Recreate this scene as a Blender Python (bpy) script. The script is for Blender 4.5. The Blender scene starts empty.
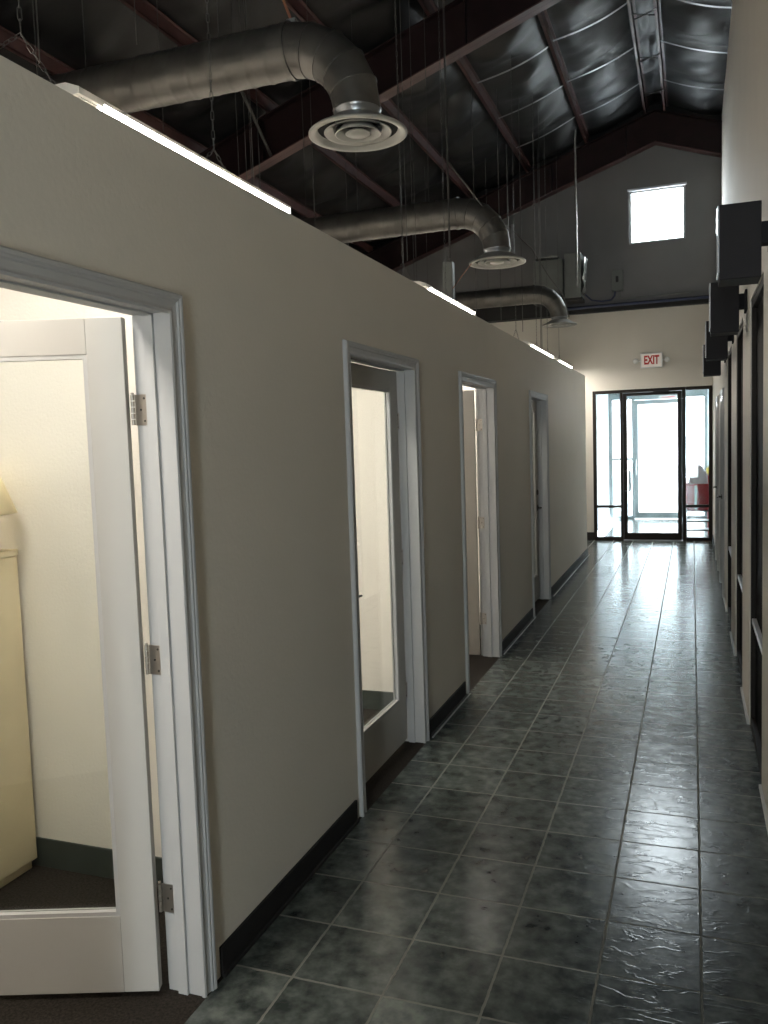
import bpy, bmesh, math, random
from mathutils import Vector, Matrix
random.seed(7)
S = bpy.context.scene
COL = S.collection
PI = math.pi

# ------------------------------------------------------------------ camera
F_PX = 834.96
cam_d = bpy.data.cameras.new('camera'); cam = bpy.data.objects.new('camera', cam_d); COL.objects.link(cam)
cam_d.sensor_fit = 'VERTICAL'; cam_d.sensor_height = 24.0; cam_d.lens = F_PX / 1024 * 24.0
cam_d.clip_start = 0.02; cam_d.clip_end = 300
yaw, pit, rol = 0.354915826, 0.0807285974, -0.0324064164
fw = Vector((-math.sin(yaw)*math.cos(pit), math.cos(yaw)*math.cos(pit), -math.sin(pit)))
rt = Vector((math.cos(yaw), math.sin(yaw), 0)); up = rt.cross(fw)
r2 = math.cos(rol)*rt + math.sin(rol)*up; u2 = -math.sin(rol)*rt + math.cos(rol)*up
M = Matrix((r2, u2, -fw)).transposed().to_4x4(); M.translation = Vector((1.19574, -2.55473, 1.67551))
cam.matrix_world = M
S.camera = cam

# ------------------------------------------------------------------ light and exposure
S.view_settings.view_transform = 'Standard'; S.view_settings.look = 'None'
S.view_settings.gamma = 1.0; S.view_settings.exposure = 0.0; S.view_settings.use_curve_mapping = False
W = bpy.data.worlds.new('world'); S.world = W; W.use_nodes = True
bg = W.node_tree.nodes['Background']; bg.inputs[0].default_value = (0.86, 0.93, 1.0, 1)
SKY = 37.0
bg.inputs[1].default_value = SKY
LAMP = 38.0            # fluorescent lens strength
LAMP_COL = (1.0, 0.945, 0.86)
S.cycles.use_denoising = True
S.cycles.max_bounces = 10; S.cycles.diffuse_bounces = 6; S.cycles.glossy_bounces = 4
S.cycles.transparent_max_bounces = 16
S.cycles.sample_clamp_indirect = 15.0
S.cycles.caustics_reflective = False; S.cycles.caustics_refractive = False

def portal(name, loc, rot, sx, sy):
    l = bpy.data.lights.new(name, 'AREA'); l.shape = 'RECTANGLE'; l.size = sx; l.size_y = sy
    l.cycles.is_portal = True
    o = bpy.data.objects.new(name, l); COL.objects.link(o); o.location = loc; o.rotation_euler = rot
    return o
# area lights point along -Z; rot X=-90deg points them to -Y (into the building)
portal('sky_portal_gable', (0.70, 11.62, 5.09), (-PI/2, 0, 0), 0.86, 0.84)
portal('sky_portal_entry', (0.60, 15.20, 1.25), (-PI/2, 0, 0), 2.0, 2.5)
portal('sky_portal_back', (1.10, -6.20, 1.30), (PI/2, 0, 0), 0.70, 2.4)

# ------------------------------------------------------------------ materials
def new_mat(name):
    m = bpy.data.materials.new(name); m.use_nodes = True
    nt = m.node_tree; return m, nt, nt.nodes['Principled BSDF']
def N(nt, t, **kw):
    n = nt.nodes.new(t)
    for k, v in kw.items(): setattr(n, k, v)
    return n
def simple(name, col, rough=0.5, metal=0.0, noise=0.06, scale=8.0, bump=0.0, bscale=60.0, spec=0.5, var=None):
    """colour with a little procedural variation and optional fine relief"""
    m, nt, p = new_mat(name)
    p.inputs['Roughness'].default_value = rough; p.inputs['Metallic'].default_value = metal
    p.inputs['Specular IOR Level'].default_value = spec
    tc = N(nt, 'ShaderNodeTexCoord')
    nz = N(nt, 'ShaderNodeTexNoise'); nz.inputs['Scale'].default_value = scale; nz.inputs['Detail'].default_value = 4
    nt.links.new(tc.outputs['Object'], nz.inputs['Vector'])
    cr = N(nt, 'ShaderNodeValToRGB')
    c2 = var or tuple(max(0, c*(1-noise*2)) for c in col); c1 = tuple(min(1, c*(1+noise)) for c in col)
    cr.color_ramp.elements[0].color = (*c2, 1); cr.color_ramp.elements[1].color = (*c1, 1)
    cr.color_ramp.elements[0].position = 0.3; cr.color_ramp.elements[1].position = 0.7
    nt.links.new(nz.outputs['Fac'], cr.inputs['Fac']); nt.links.new(cr.outputs['Color'], p.inputs['Base Color'])
    if bump:
        n2 = N(nt, 'ShaderNodeTexNoise'); n2.inputs['Scale'].default_value = bscale; n2.inputs['Detail'].default_value = 3
        b = N(nt, 'ShaderNodeBump'); b.inputs['Strength'].default_value = bump; b.inputs['Distance'].default_value = 0.004
        nt.links.new(tc.outputs['Object'], n2.inputs['Vector'])
        nt.links.new(n2.outputs['Fac'], b.inputs['Height']); nt.links.new(b.outputs['Normal'], p.inputs['Normal'])
    return m
def emis(name, col, strength):
    m, nt, p = new_mat(name)
    p.inputs['Base Color'].default_value = (*(0.8*c for c in col), 1)
    p.inputs['Emission Color'].default_value = (*col, 1); p.inputs['Emission Strength'].default_value = strength
    return m
def glass_mat(name, tint=(0.95, 0.97, 0.96), refl=0.08):
    m, nt, p = new_mat(name); nt.nodes.remove(p)
    out = nt.nodes['Material Output']
    tr = N(nt, 'ShaderNodeBsdfTransparent'); tr.inputs[0].default_value = (*tint, 1)
    gl = N(nt, 'ShaderNodeBsdfGlossy'); gl.inputs['Roughness'].default_value = 0.02
    lw = N(nt, 'ShaderNodeLayerWeight'); lw.inputs['Blend'].default_value = 0.5
    pw = N(nt, 'ShaderNodeMath', operation='POWER'); pw.inputs[1].default_value = 4.5; nt.links.new(lw.outputs['Facing'], pw.inputs[0])
    fr = N(nt, 'ShaderNodeMath', operation='MULTIPLY_ADD'); fr.inputs[1].default_value = 0.55; fr.inputs[2].default_value = 0.035; nt.links.new(pw.outputs[0], fr.inputs[0])
    mx = N(nt, 'ShaderNodeMixShader')
    nt.links.new(fr.outputs[0], mx.inputs[0]); nt.links.new(tr.outputs[0], mx.inputs[1]); nt.links.new(gl.outputs[0], mx.inputs[2])
    nt.links.new(mx.outputs[0], out.inputs[0])
    return m

def tile_mat():
    m, nt, p = new_mat('slate_tile')
    L = nt.links.new
    geo = N(nt, 'ShaderNodeNewGeometry'); sep = N(nt, 'ShaderNodeSeparateXYZ'); L(geo.outputs['Position'], sep.inputs[0])
    T = 0.3048
    def mth(op, a, b=None, c=None):
        n = N(nt, 'ShaderNodeMath', operation=op)
        for i, v in enumerate((a, b, c)):
            if v is None: continue
            if isinstance(v, (int, float)): n.inputs[i].default_value = v
            else: L(v, n.inputs[i])
        return n.outputs[0]
    wob = N(nt, 'ShaderNodeTexNoise'); wob.inputs['Scale'].default_value = 40; L(geo.outputs['Position'], wob.inputs['Vector'])
    w = mth('MULTIPLY', mth('SUBTRACT', wob.outputs['Fac'], 0.5), 0.006)
    def dist(ax):
        u = mth('DIVIDE', mth('ADD', sep.outputs[ax], w), T)
        f = mth('FRACT', mth('ADD', u, 0.5)); return mth('MULTIPLY', mth('ABSOLUTE', mth('SUBTRACT', f, 0.5)), T), mth('FLOOR', u)
    dx, ix = dist(0); dy, iy = dist(1)
    d = mth('MINIMUM', dx, dy)
    mr = N(nt, 'ShaderNodeMapRange', interpolation_type='SMOOTHSTEP'); L(d, mr.inputs[0])
    mr.inputs[1].default_value = 0.0026; mr.inputs[2].default_value = 0.0050; mr.inputs[3].default_value = 1.0; mr.inputs[4].default_value = 0.0
    grout = mr.outputs[0]
    # per-tile offset
    cmb = N(nt, 'ShaderNodeCombineXYZ'); L(ix, cmb.inputs[0]); L(iy, cmb.inputs[1])
    wn = N(nt, 'ShaderNodeTexWhiteNoise'); L(cmb.outputs[0], wn.inputs['Vector'])
    sc = N(nt, 'ShaderNodeVectorMath', operation='SCALE'); L(wn.outputs['Color'], sc.inputs[0]); sc.inputs['Scale'].default_value = 9.0
    ad = N(nt, 'ShaderNodeVectorMath', operation='ADD'); L(geo.outputs['Position'], ad.inputs[0]); L(sc.outputs[0], ad.inputs[1])
    n1 = N(nt, 'ShaderNodeTexNoise'); n1.inputs['Scale'].default_value = 15; n1.inputs['Detail'].default_value = 5; n1.inputs['Roughness'].default_value = 0.55
    L(ad.outputs[0], n1.inputs['Vector'])
    cr = N(nt, 'ShaderNodeValToRGB'); L(n1.outputs['Fac'], cr.inputs[0])
    e = cr.color_ramp.elements
    e[0].position = 0.33; e[0].color = (0.030, 0.037, 0.034, 1)
    e[1].position = 0.68; e[1].color = (0.150, 0.168, 0.150, 1)
    k = cr.color_ramp.elements.new(0.5); k.color = (0.080, 0.092, 0.084, 1)
    vv = N(nt, 'ShaderNodeMapRange'); L(wn.outputs['Value'], vv.inputs[0]); vv.inputs[3].default_value = 0.82; vv.inputs[4].default_value = 1.15
    tv = N(nt, 'ShaderNodeVectorMath', operation='SCALE'); L(cr.outputs[0], tv.inputs[0]); L(vv.outputs[0], tv.inputs['Scale'])
    gm = N(nt, 'ShaderNodeMix', data_type='RGBA'); L(grout, gm.inputs[0]); L(tv.outputs[0], gm.inputs[6]); gm.inputs[7].default_value = (0.17, 0.165, 0.14, 1)
    L(gm.outputs[2], p.inputs['Base Color'])
    rr = N(nt, 'ShaderNodeMapRange'); L(grout, rr.inputs[0]); rr.inputs[3].default_value = 0.205; rr.inputs[4].default_value = 0.75
    L(rr.outputs[0], p.inputs['Roughness'])
    # slate relief: thin ridges + soft undulation + sunken grout
    n2 = N(nt, 'ShaderNodeTexNoise'); n2.inputs['Scale'].default_value = 5; n2.inputs['Detail'].default_value = 3; n2.inputs['Distortion'].default_value = 0.5
    mp = N(nt, 'ShaderNodeMapping'); mp.inputs['Rotation'].default_value = (0, 0, 0.55); mp.inputs['Scale'].default_value = (0.9, 2.6, 1); L(ad.outputs[0], mp.inputs['Vector'])
    L(mp.outputs[0], n2.inputs['Vector'])
    rg = mth('ABSOLUTE', mth('SUBTRACT', n2.outputs['Fac'], 0.5))
    r2_ = N(nt, 'ShaderNodeMapRange', interpolation_type='SMOOTHSTEP'); L(rg, r2_.inputs[0]); r2_.inputs[1].default_value = 0.0; r2_.inputs[2].default_value = 0.03; r2_.inputs[3].default_value = 1; r2_.inputs[4].default_value = 0
    n3 = N(nt, 'ShaderNodeTexNoise'); n3.inputs['Scale'].default_value = 16; n3.inputs['Detail'].default_value = 3; L(ad.outputs[0], n3.inputs['Vector'])
    h = mth('ADD', mth('MULTIPLY', r2_.outputs[0], 0.22), mth('MULTIPLY', n3.outputs['Fac'], 0.55))
    h = mth('SUBTRACT', h, mth('MULTIPLY', grout, 1.6))
    b = N(nt, 'ShaderNodeBump'); b.inputs['Strength'].default_value = 0.45; b.inputs['Distance'].default_value = 0.003
    L(h, b.inputs['Height']); L(b.outputs['Normal'], p.inputs['Normal'])
    return m

MT = dict(
    tile=tile_mat(),
    wall=simple('painted_drywall', (0.60, 0.565, 0.50), 0.72, noise=0.015, scale=2.2, bump=0.5, bscale=85, spec=0.3),
    wall_l=simple('partition_paint', (0.66, 0.615, 0.535), 0.85, noise=0.015, scale=1.6, bump=0.2, bscale=60, spec=0.12),
    room=simple('room_paint', (0.80, 0.765, 0.71), 0.75, noise=0.01, scale=3, bump=0.35, bscale=75, spec=0.25),
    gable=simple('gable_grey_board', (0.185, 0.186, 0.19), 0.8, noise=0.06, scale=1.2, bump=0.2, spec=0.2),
    white=simple('white_gloss_paint', (0.44, 0.437, 0.43), 0.5, noise=0.01, scale=4, bump=0.05, bscale=30, spec=0.3),
    door=simple('door_paint', (0.43, 0.418, 0.39), 0.55, noise=0.01, scale=4, bump=0.05, bscale=30, spec=0.22),
    base=simple('black_rubber_base', (0.020, 0.018, 0.017), 0.65, noise=0.1, spec=0.2),
    basegreen=simple('green_rubber_base', (0.045, 0.055, 0.048), 0.5, noise=0.1),
    caulk=simple('pale_caulk', (0.55, 0.54, 0.52), 0.5),
    carpet=simple('brown_carpet', (0.036, 0.030, 0.025), 0.95, noise=0.25, scale=120, bump=1.0, bscale=400, spec=0.1),
    maroon=simple('maroon_primer', (0.019, 0.0085, 0.009), 0.6, noise=0.15, scale=5, spec=0.3),
    purlin=simple('purlin_primer', (0.075, 0.034, 0.032), 0.5, noise=0.15, scale=5),
    blanket=simple('insulation_blanket', (0.010, 0.0105, 0.011), 0.5, noise=0.3, scale=2.5, bump=0.8, bscale=5, spec=0.35),
    strap=simple('galvanised_strap', (0.32, 0.32, 0.33), 0.4, metal=0.6, noise=0.1),
    galv=simple('galvanised_duct', (0.125, 0.120, 0.110), 0.42, metal=0.7, noise=0.15, scale=6),
    collar=simple('bright_galvanised', (0.26, 0.27, 0.28), 0.3, metal=0.9, noise=0.05),
    diff=simple('diffuser_enamel', (0.27, 0.265, 0.24), 0.45, noise=0.03),
    dark=simple('dark_interior', (0.015, 0.015, 0.015), 0.8),
    bronze=simple('dark_bronze_aluminium', (0.020, 0.016, 0.013), 0.6, noise=0.05, spec=0.15),
    tealfr=simple('grey_green_aluminium', (0.20, 0.235, 0.235), 0.45, metal=0.2, noise=0.04),
    nickel=simple('brushed_nickel', (0.42, 0.38, 0.33), 0.35, metal=0.9, noise=0.05),
    darkmetal=simple('dark_hardware', (0.10, 0.095, 0.085), 0.35, metal=0.8, noise=0.05),
    sconce=simple('charcoal_powder_coat', (0.020, 0.019, 0.021), 0.7, noise=0.03, bump=0.3, bscale=300, spec=0.2),
    sconce_face=simple('satin_sconce_lens', (0.45, 0.48, 0.52), 0.16, noise=0.02),
    blackglass=simple('black_window_glass', (0.005, 0.0045, 0.004), 0.6, noise=0.1, spec=0.03),
    sill=simple('white_sill', (0.62, 0.62, 0.66), 0.3, noise=0.02),
    glass=glass_mat('clear_glass'),
    tinted=glass_mat('tinted_glass', (0.64, 0.66, 0.66)),
    lens=emis('lit_lens', LAMP_COL, LAMP),
    housing=simple('white_enamel', (0.70, 0.69, 0.66), 0.4, noise=0.02),
    exitface=emis('exit_face', (1.0, 0.93, 0.85), 0.12),
    exitred=emis('exit_red', (0.55, 0.02, 0.01), 0.08),
    plastic=simple('white_plastic', (0.7, 0.7, 0.68), 0.4, noise=0.02),
    wire=simple('hanger_wire', (0.11, 0.11, 0.105), 0.45, metal=0.5, noise=0.1),
    boxgrey=simple('grey_box_enamel', (0.15, 0.16, 0.15), 0.5, noise=0.05),
    foil=simple('foil_facing', (0.65, 0.66, 0.64), 0.25, metal=0.7, noise=0.15, scale=20, bump=0.9, bscale=25),
    cream=simple('cream_laminate', (0.74, 0.64, 0.43), 0.45, noise=0.03, scale=6, bump=0.1),
    shade=simple('cream_lampshade', (0.80, 0.68, 0.42), 0.8, noise=0.03),
    brass=simple('aged_brass', (0.45, 0.32, 0.14), 0.3, metal=0.9),
    vest=simple('vestibule_white', (0.80, 0.82, 0.84), 0.5, noise=0.01),
    concrete=simple('pale_concrete', (0.55, 0.55, 0.54), 0.85, noise=0.08, scale=3, bump=0.4),
    red=simple('red_plastic', (0.55, 0.012, 0.022), 0.35, noise=0.08),
    bag=simple('translucent_white_bag', (0.75, 0.72, 0.70), 0.5, noise=0.08, bump=0.8, bscale=18),
    yellow=simple('yellow_plastic', (0.80, 0.60, 0.05), 0.4, noise=0.05),
    cartmetal=simple('cart_metal', (0.06, 0.06, 0.065), 0.35, metal=0.6, noise=0.05),
    cartshelf=simple('pale_blue_grey_shelf', (0.55, 0.60, 0.66), 0.4, noise=0.05),
    orange=simple('orange_cord', (0.20, 0.075, 0.04), 0.6),
    bluepipe=simple('blue_black_pipe', (0.03, 0.04, 0.09), 0.35, noise=0.1),
)

# ------------------------------------------------------------------ mesh helpers
class MB:
    def __init__(s): s.v = []; s.f = []; s.sm = []
    def add(s, vs, fs, smooth=False):
        o = len(s.v); s.v += [tuple(v) for v in vs]; s.f += [tuple(i+o for i in f) for f in fs]; s.sm += [smooth]*len(fs); return s
    def box(s, x0, x1, y0, y1, z0, z1):
        v = [(x, y, z) for x in (x0, x1) for y in (y0, y1) for z in (z0, z1)]
        return s.add(v, [(0,1,3,2),(4,6,7,5),(0,4,5,1),(2,3,7,6),(0,2,6,4),(1,5,7,3)])
    def obox(s, c, ax, ay, az, hx, hy, hz):
        c = Vector(c); ax, ay, az = Vector(ax), Vector(ay), Vector(az)
        v = [c+ax*(hx*i)+ay*(hy*j)+az*(hz*k) for i in (-1,1) for j in (-1,1) for k in (-1,1)]
        return s.add(v, [(0,1,3,2),(4,6,7,5),(0,4,5,1),(2,3,7,6),(0,2,6,4),(1,5,7,3)])
    def tube(s, pts, r, n=8, caps=True):
        pts = [Vector(p) for p in pts]; R = r if isinstance(r, (list, tuple)) else [r]*len(pts)
        vs = []; prev = None
        for i, p in enumerate(pts):
            a = pts[max(0, i-1)]; b = pts[min(len(pts)-1, i+1)]; t = (b-a).normalized()
            if prev is None: u = t.orthogonal().normalized()
            else: u = (prev - t*prev.dot(t)).normalized()
            prev = u; w = t.cross(u)
            vs += [p + R[i]*(math.cos(2*PI*k/n)*u + math.sin(2*PI*k/n)*w) for k in range(n)]
        fs = [(i*n+k, i*n+(k+1)%n, (i+1)*n+(k+1)%n, (i+1)*n+k) for i in range(len(pts)-1) for k in range(n)]
        s.add(vs, fs, True)
        if caps:
            o = len(vs); s.add(vs[:n], [tuple(range(n-1, -1, -1))]); s.add(vs[-n:], [tuple(range(n))])
        return s
    def lathe(s, prof, c=(0,0,0), n=48, closed=False):
        c = Vector(c); m = len(prof)
        vs = [c + Vector((r*math.cos(2*PI*k/n), r*math.sin(2*PI*k/n), z)) for r, z in prof for k in range(n)]
        fs = [(i*n+k, i*n+(k+1)%n, (i+1)*n+(k+1)%n, (i+1)*n+k) for i in range(m-1) for k in range(n)]
        if closed: fs += [((m-1)*n+k, (m-1)*n+(k+1)%n, (k+1)%n, k) for k in range(n)]
        return s.add(vs, fs, True)
    def grid(s, P, smooth=True):
        a = len(P); b = len(P[0])
        return s.add([p for row in P for p in row], [(i*b+j, i*b+j+1, (i+1)*b+j+1, (i+1)*b+j) for i in range(a-1) for j in range(b-1)], smooth)
    def build(s, name, mat, parent=None, bevel=0.0, solid=0.0):
        me = bpy.data.meshes.new(name); me.from_pydata(s.v, [], s.f)
        for p, sm in zip(me.polygons, s.sm): p.use_smooth = sm
        bm = bmesh.new(); bm.from_mesh(me); bmesh.ops.recalc_face_normals(bm, faces=bm.faces); bm.to_mesh(me); bm.free()
        me.materials.append(MT[mat] if isinstance(mat, str) else mat)
        o = bpy.data.objects.new(name, me); COL.objects.link(o)
        if parent: o.parent = parent
        if bevel:
            b = o.modifiers.new('bevel', 'BEVEL'); b.width = bevel; b.segments = 2; b.limit_method = 'ANGLE'
        if solid:
            b = o.modifiers.new('solidify', 'SOLIDIFY'); b.thickness = solid
        return o
def tag(o, label=None, cat=None, group=None, kind=None):
    if label: o['label'] = label
    if cat: o['category'] = cat
    if group: o['group'] = group
    if kind: o['kind'] = kind
    return o
def empty(name, loc, label, cat, group=None, kind=None, rz=0):
    o = bpy.data.objects.new(name, None); COL.objects.link(o); o.location = loc; o.rotation_euler = (0, 0, rz)
    o.empty_display_size = 0.1
    return tag(o, label, cat, group, kind)
def copy_tree(o, parent=None):
    c = o.copy(); COL.objects.link(c); c.parent = parent
    for ch in o.children: copy_tree(ch, c)
    return c
def struct(name, mb, mat, label, cat, bevel=0.0): return tag(mb.build(name, mat, bevel=bevel), label, cat, kind='structure')
def wall_y(mb, x0, x1, ya, yb, z0, z1, holes):
    """wall slab between x0..x1 running along y, with holes (y0,y1,zlo,zhi)"""
    y = ya
    for (h0, h1, zl, zh) in sorted(holes):
        if h0 > y: mb.box(x0, x1, y, h0, z0, z1)
        if zl > z0: mb.box(x0, x1, h0, h1, z0, zl)
        if zh < z1: mb.box(x0, x1, h0, h1, zh, z1)
        y = h1
    if y < yb: mb.box(x0, x1, y, yb, z0, z1)

# ------------------------------------------------------------------ roof geometry
XR, SL = 0.68, 0.345
def zr(x, z0): return z0 - SL*abs(x-XR)     # z0 = height at the ridge
XL, XRW = -6.6, 1.62                        # eave wall at left, tall wall at right
Y0, Y1 = -6.0, 11.4
WL, WLI = -0.22, -0.342                      # partition faces

# ------------------------------------------------------------------ structure
struct('floor', MB().box(WL+0.012, 1.66, Y0, 15.2, -0.12, 0).box(XL, WL+0.012, 9.6, Y1+.1, -0.12, 0), 'tile', 'grey-green slate-look ceramic tile floor with pale grout running down the corridor', 'floor')
struct('floor_carpet', MB().box(XL, WL+0.012, Y0, 9.6, -0.12, 0.001), 'carpet', 'dark brown carpet inside the offices, showing at the doorways', 'carpet')

DOORS = [(-1.375, -0.475), (0.875, 1.785), (2.785, 3.715), (5.275, 6.145)]
H = 2.075
mb = MB(); wall_y(mb, WLI, WL, Y0, 9.6, 0, 2.55, [(a-0.02, b+0.02, 0, H+0.02) for a, b in DOORS])
struct('wall_left', mb, 'wall_l', 'greige textured partition wall along the left of the corridor', 'wall')
mb = MB()
for y in (-2.6, 0.04, 2.28, 4.3, 6.9, 9.5): mb.box(-3.7, WLI, y, y+0.10, 0, 2.55)
mb.box(-3.8, -3.7, Y0, 9.6, 0, 2.55)
struct('wall_office', mb, 'room', 'cream textured office partitions seen through the left doorways', 'wall')
# cream skin on the inner side of the left partition
mb = MB(); wall_y(mb, WLI-0.006, WLI, Y0, 9.5, 0, 2.55, [(a-0.025, b+0.025, 0, H+0.025) for a, b in DOORS])
# keep clear of the cross partitions
struct('wall_office_inner', mb, 'room', 'cream inner face of the long partition, inside the offices', 'wall')

# right wall: thicker lower part with four tall windows and two doors, thinner upper part
WINS = [(-1.62, -0.72), (0.0, 0.92), (1.64, 2.56), (3.27, 4.15), (4.92, 5.81)]
RD = [(6.60, 7.46), (8.42, 9.28)]
mb = MB(); wall_y(mb, 1.5, 1.70, Y0, Y1, 0, 2.72, [(a, b, 0.0, 2.40) for a, b in WINS] + [(a-0.02, b+0.02, 0, H+0.02) for a, b in RD])
mb.box(XRW, 1.75, Y0, Y1, 2.72, 6.45)
struct('wall_right', mb, 'wall', 'tall beige painted wall on the right of the corridor', 'wall')
# end wall (y = 11.4): lower painted wall and grey gable with a window hole, 0.16 thick
EY1 = Y1+0.16
SFX = (-0.315, 1.49); SFZ = 2.42
mb = MB(); mb.box(XL, SFX[0], Y1, EY1, 0, 3.66); mb.box(SFX[1], 1.70, Y1, EY1, 0, 3.66); mb.box(SFX[0], SFX[1], Y1, EY1, SFZ, 3.66)
struct('wall_end', mb, 'wall', 'cream painted wall around the glass entry at the far end', 'wall')
GW = (0.275, 1.11, 4.68, 5.50)
def prism_xz(mb, poly, y0, y1):
    n = len(poly); v = [(x, y0, z) for x, z in poly] + [(x, y1, z) for x, z in poly]
    mb.add(v, [tuple(range(n)), tuple(range(2*n-1, n-1, -1))] + [(i, (i+1) % n, n+(i+1) % n, n+i) for i in range(n)])
mb = MB(); TZ = 6.85
prism_xz(mb, [(XL, 3.66), (GW[0], 3.66), (GW[0], zr(GW[0], TZ)), (XL, zr(XL, TZ))], Y1, EY1)
prism_xz(mb, [(GW[0], 3.66), (GW[1], 3.66), (GW[1], GW[2]), (GW[0], GW[2])], Y1, EY1)
prism_xz(mb, [(GW[0], GW[3]), (GW[1], GW[3]), (GW[1], zr(GW[1], TZ)), (XR, TZ), (GW[0], zr(GW[0], TZ))], Y1, EY1)
prism_xz(mb, [(GW[1], 3.66), (1.75, 3.66), (1.75, zr(1.75, TZ)), (GW[1], zr(GW[1], TZ))], Y1, EY1)
struct('wall_gable', mb, 'gable', 'grey gable wall above the entry, with one square window', 'wall')
struct('wall_far_left', MB().box(XL-0.15, XL, Y0, EY1, 0, 4.5), 'gable', 'outer wall beyond the offices', 'wall')
mb = MB(); BW = (0.75, 1.45, 0.10, 2.50)
prism_xz(mb, [(XL, 0), (BW[0], 0), (BW[0], 2.5), (XL, 2.5)], Y0-0.15, Y0); mb.box(BW[1], 1.75, Y0-.15, Y0, 0, 2.5); mb.box(BW[0], BW[1], Y0-.15, Y0, 0, BW[2])
prism_xz(mb, [(XL, 2.5), (1.75, 2.5), (1.75, zr(1.75, TZ)), (XR, TZ), (XL, zr(XL, TZ))], Y0-0.15, Y0)
struct('wall_back', mb, 'wall', 'wall at the near end behind the viewer', 'wall')

# ceiling: sagging insulation blanket between the purlins
PUR = [1.72, 0.83, 0.55] + [-0.33 - 0.92*i for i in range(8)]
STRY = [-5.4+1.2*i for i in range(15)]     # strap lines across the bays
def hsh(a, b): 
    t = math.sin(a*12.9898+b*78.233)*43758.5453; return t-math.floor(t)
def vnoise(x, y):
    xi, yi = math.floor(x), math.floor(y); fx, fy = x-xi, y-yi; fx = fx*fx*(3-2*fx); fy = fy*fy*(3-2*fy)
    return (hsh(xi, yi)*(1-fx)+hsh(xi+1, yi)*fx)*(1-fy) + (hsh(xi, yi+1)*(1-fx)+hsh(xi+1, yi+1)*fx)*fy
xs = []
for a, b in zip(PUR, PUR[1:]): xs += [a+(b-a)*k/10 for k in range(10)]
xs.append(PUR[-1]); xs = [x for x in xs if x > XL-0.1]
def sag(x, y):
    for a, b in zip(PUR, PUR[1:]):
        if b <= x <= a:
            t = (x-b)/(a-b); w = abs(a-b); break
    else: t, w = 0, 0.9
    s = math.sin(PI*t)*0.13*w
    q = ((y-STRY[0]) / 1.2) % 1.0
    s *= 0.35 + 0.75*abs(math.sin(PI*q))
    # diagonal folds in the blanket
    u = y*2.1 + x*1.3; v = x*1.1 - y*0.5
    s += math.sin(PI*t)*(0.075*(vnoise(u*1.7+3, v*2.1)-0.5) + 0.05*(vnoise(u*4+9, v*3.3+4)-0.5))
    return s
NY = 240
P = [[(x, Y0+(EY1-Y0)*j/NY, zr(x, 6.75) - sag(x, Y0+(EY1-Y0)*j/NY)) for x in xs] for j in range(NY+1)]
mb = MB(); mb.grid(P)
prism_xz(mb, [(1.75, zr(1.75, 6.95)), (XR, 6.95), (XL-.15, zr(XL-.15, 6.95)), (XL-.15, zr(XL-.15, 7.05)), (XR, 7.05), (1.75, zr(1.75, 7.05))], Y0-.15, EY1)
struct('ceiling', mb, 'blanket', 'dark sagging insulation blanket under the pitched roof', 'ceiling')

# ------------------------------------------------------------------ trims
mb = MB()
prev = Y0
for a, b in DOORS:
    mb.box(WL, WL+0.011, prev, a-0.10, 0, 0.10); mb.box(WL, WL+0.02, prev, a-0.10, 0, 0.014); prev = b+0.10
mb.box(WL, WL+0.011, prev, 9.611, 0, 0.10); mb.box(WL, WL+0.02, prev, 9.611, 0, 0.014)
mb.box(-3.0, WL+0.011, 9.6, 9.611, 0, 0.10)
struct('baseboard_left', mb, 'base', 'black rubber cove base along the foot of the left partition', 'baseboard', 0.003)
mb = MB()
for a, b in [(1.88, 2.75), (3.80, 5.25), (6.33, 9.62)]: mb.box(WL+0.02, WL+0.028, a, b, 0, 0.004)
struct('trim_1', mb, 'caulk', 'thin pale caulk line where the left base meets the tiles', 'caulk line')
mb = MB(); mb.box(XL, SFX[0], Y1-0.012, Y1, 0, 0.13).box(1.488, 1.5, 9.40, Y1-0.02, 0, 0.11)
struct('baseboard_end', mb, 'base', 'black rubber base beside the entry storefront', 'baseboard', 0.003)
mb = MB()
for y in (0.04, 2.28, 4.3, 6.9): mb.box(-3.7, WLI-0.012, y-0.010, y, 0, 0.12)
struct('baseboard_office', mb, 'basegreen', 'dark green rubber base on the office walls, seen through the doors', 'baseboard', 0.003)
mb = MB(); prev = Y0
for a, b in WINS: 
    mb.box(1.488, 1.5, prev, a, 0, 0.016); prev = b
mb.box(1.488, 1.5, prev, 6.50, 0, 0.016)
struct('trim_2', mb, 'caulk', 'thin pale strip where the right wall meets the tiles', 'caulk line')
# ledge at the foot of the gable; taller left box also stands for duct shadow
mb = MB(); mb.box(XL, XRW, Y1-0.10, Y1, 3.67, 3.78); mb.box(XL, -0.95, Y1-0.22, Y1, 3.64, 3.92)
struct('trim_3', mb, 'dark', 'dark ledge girt across the end wall under the gable, taller at left in place of duct shadow', 'ledge', 0.004)

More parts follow.
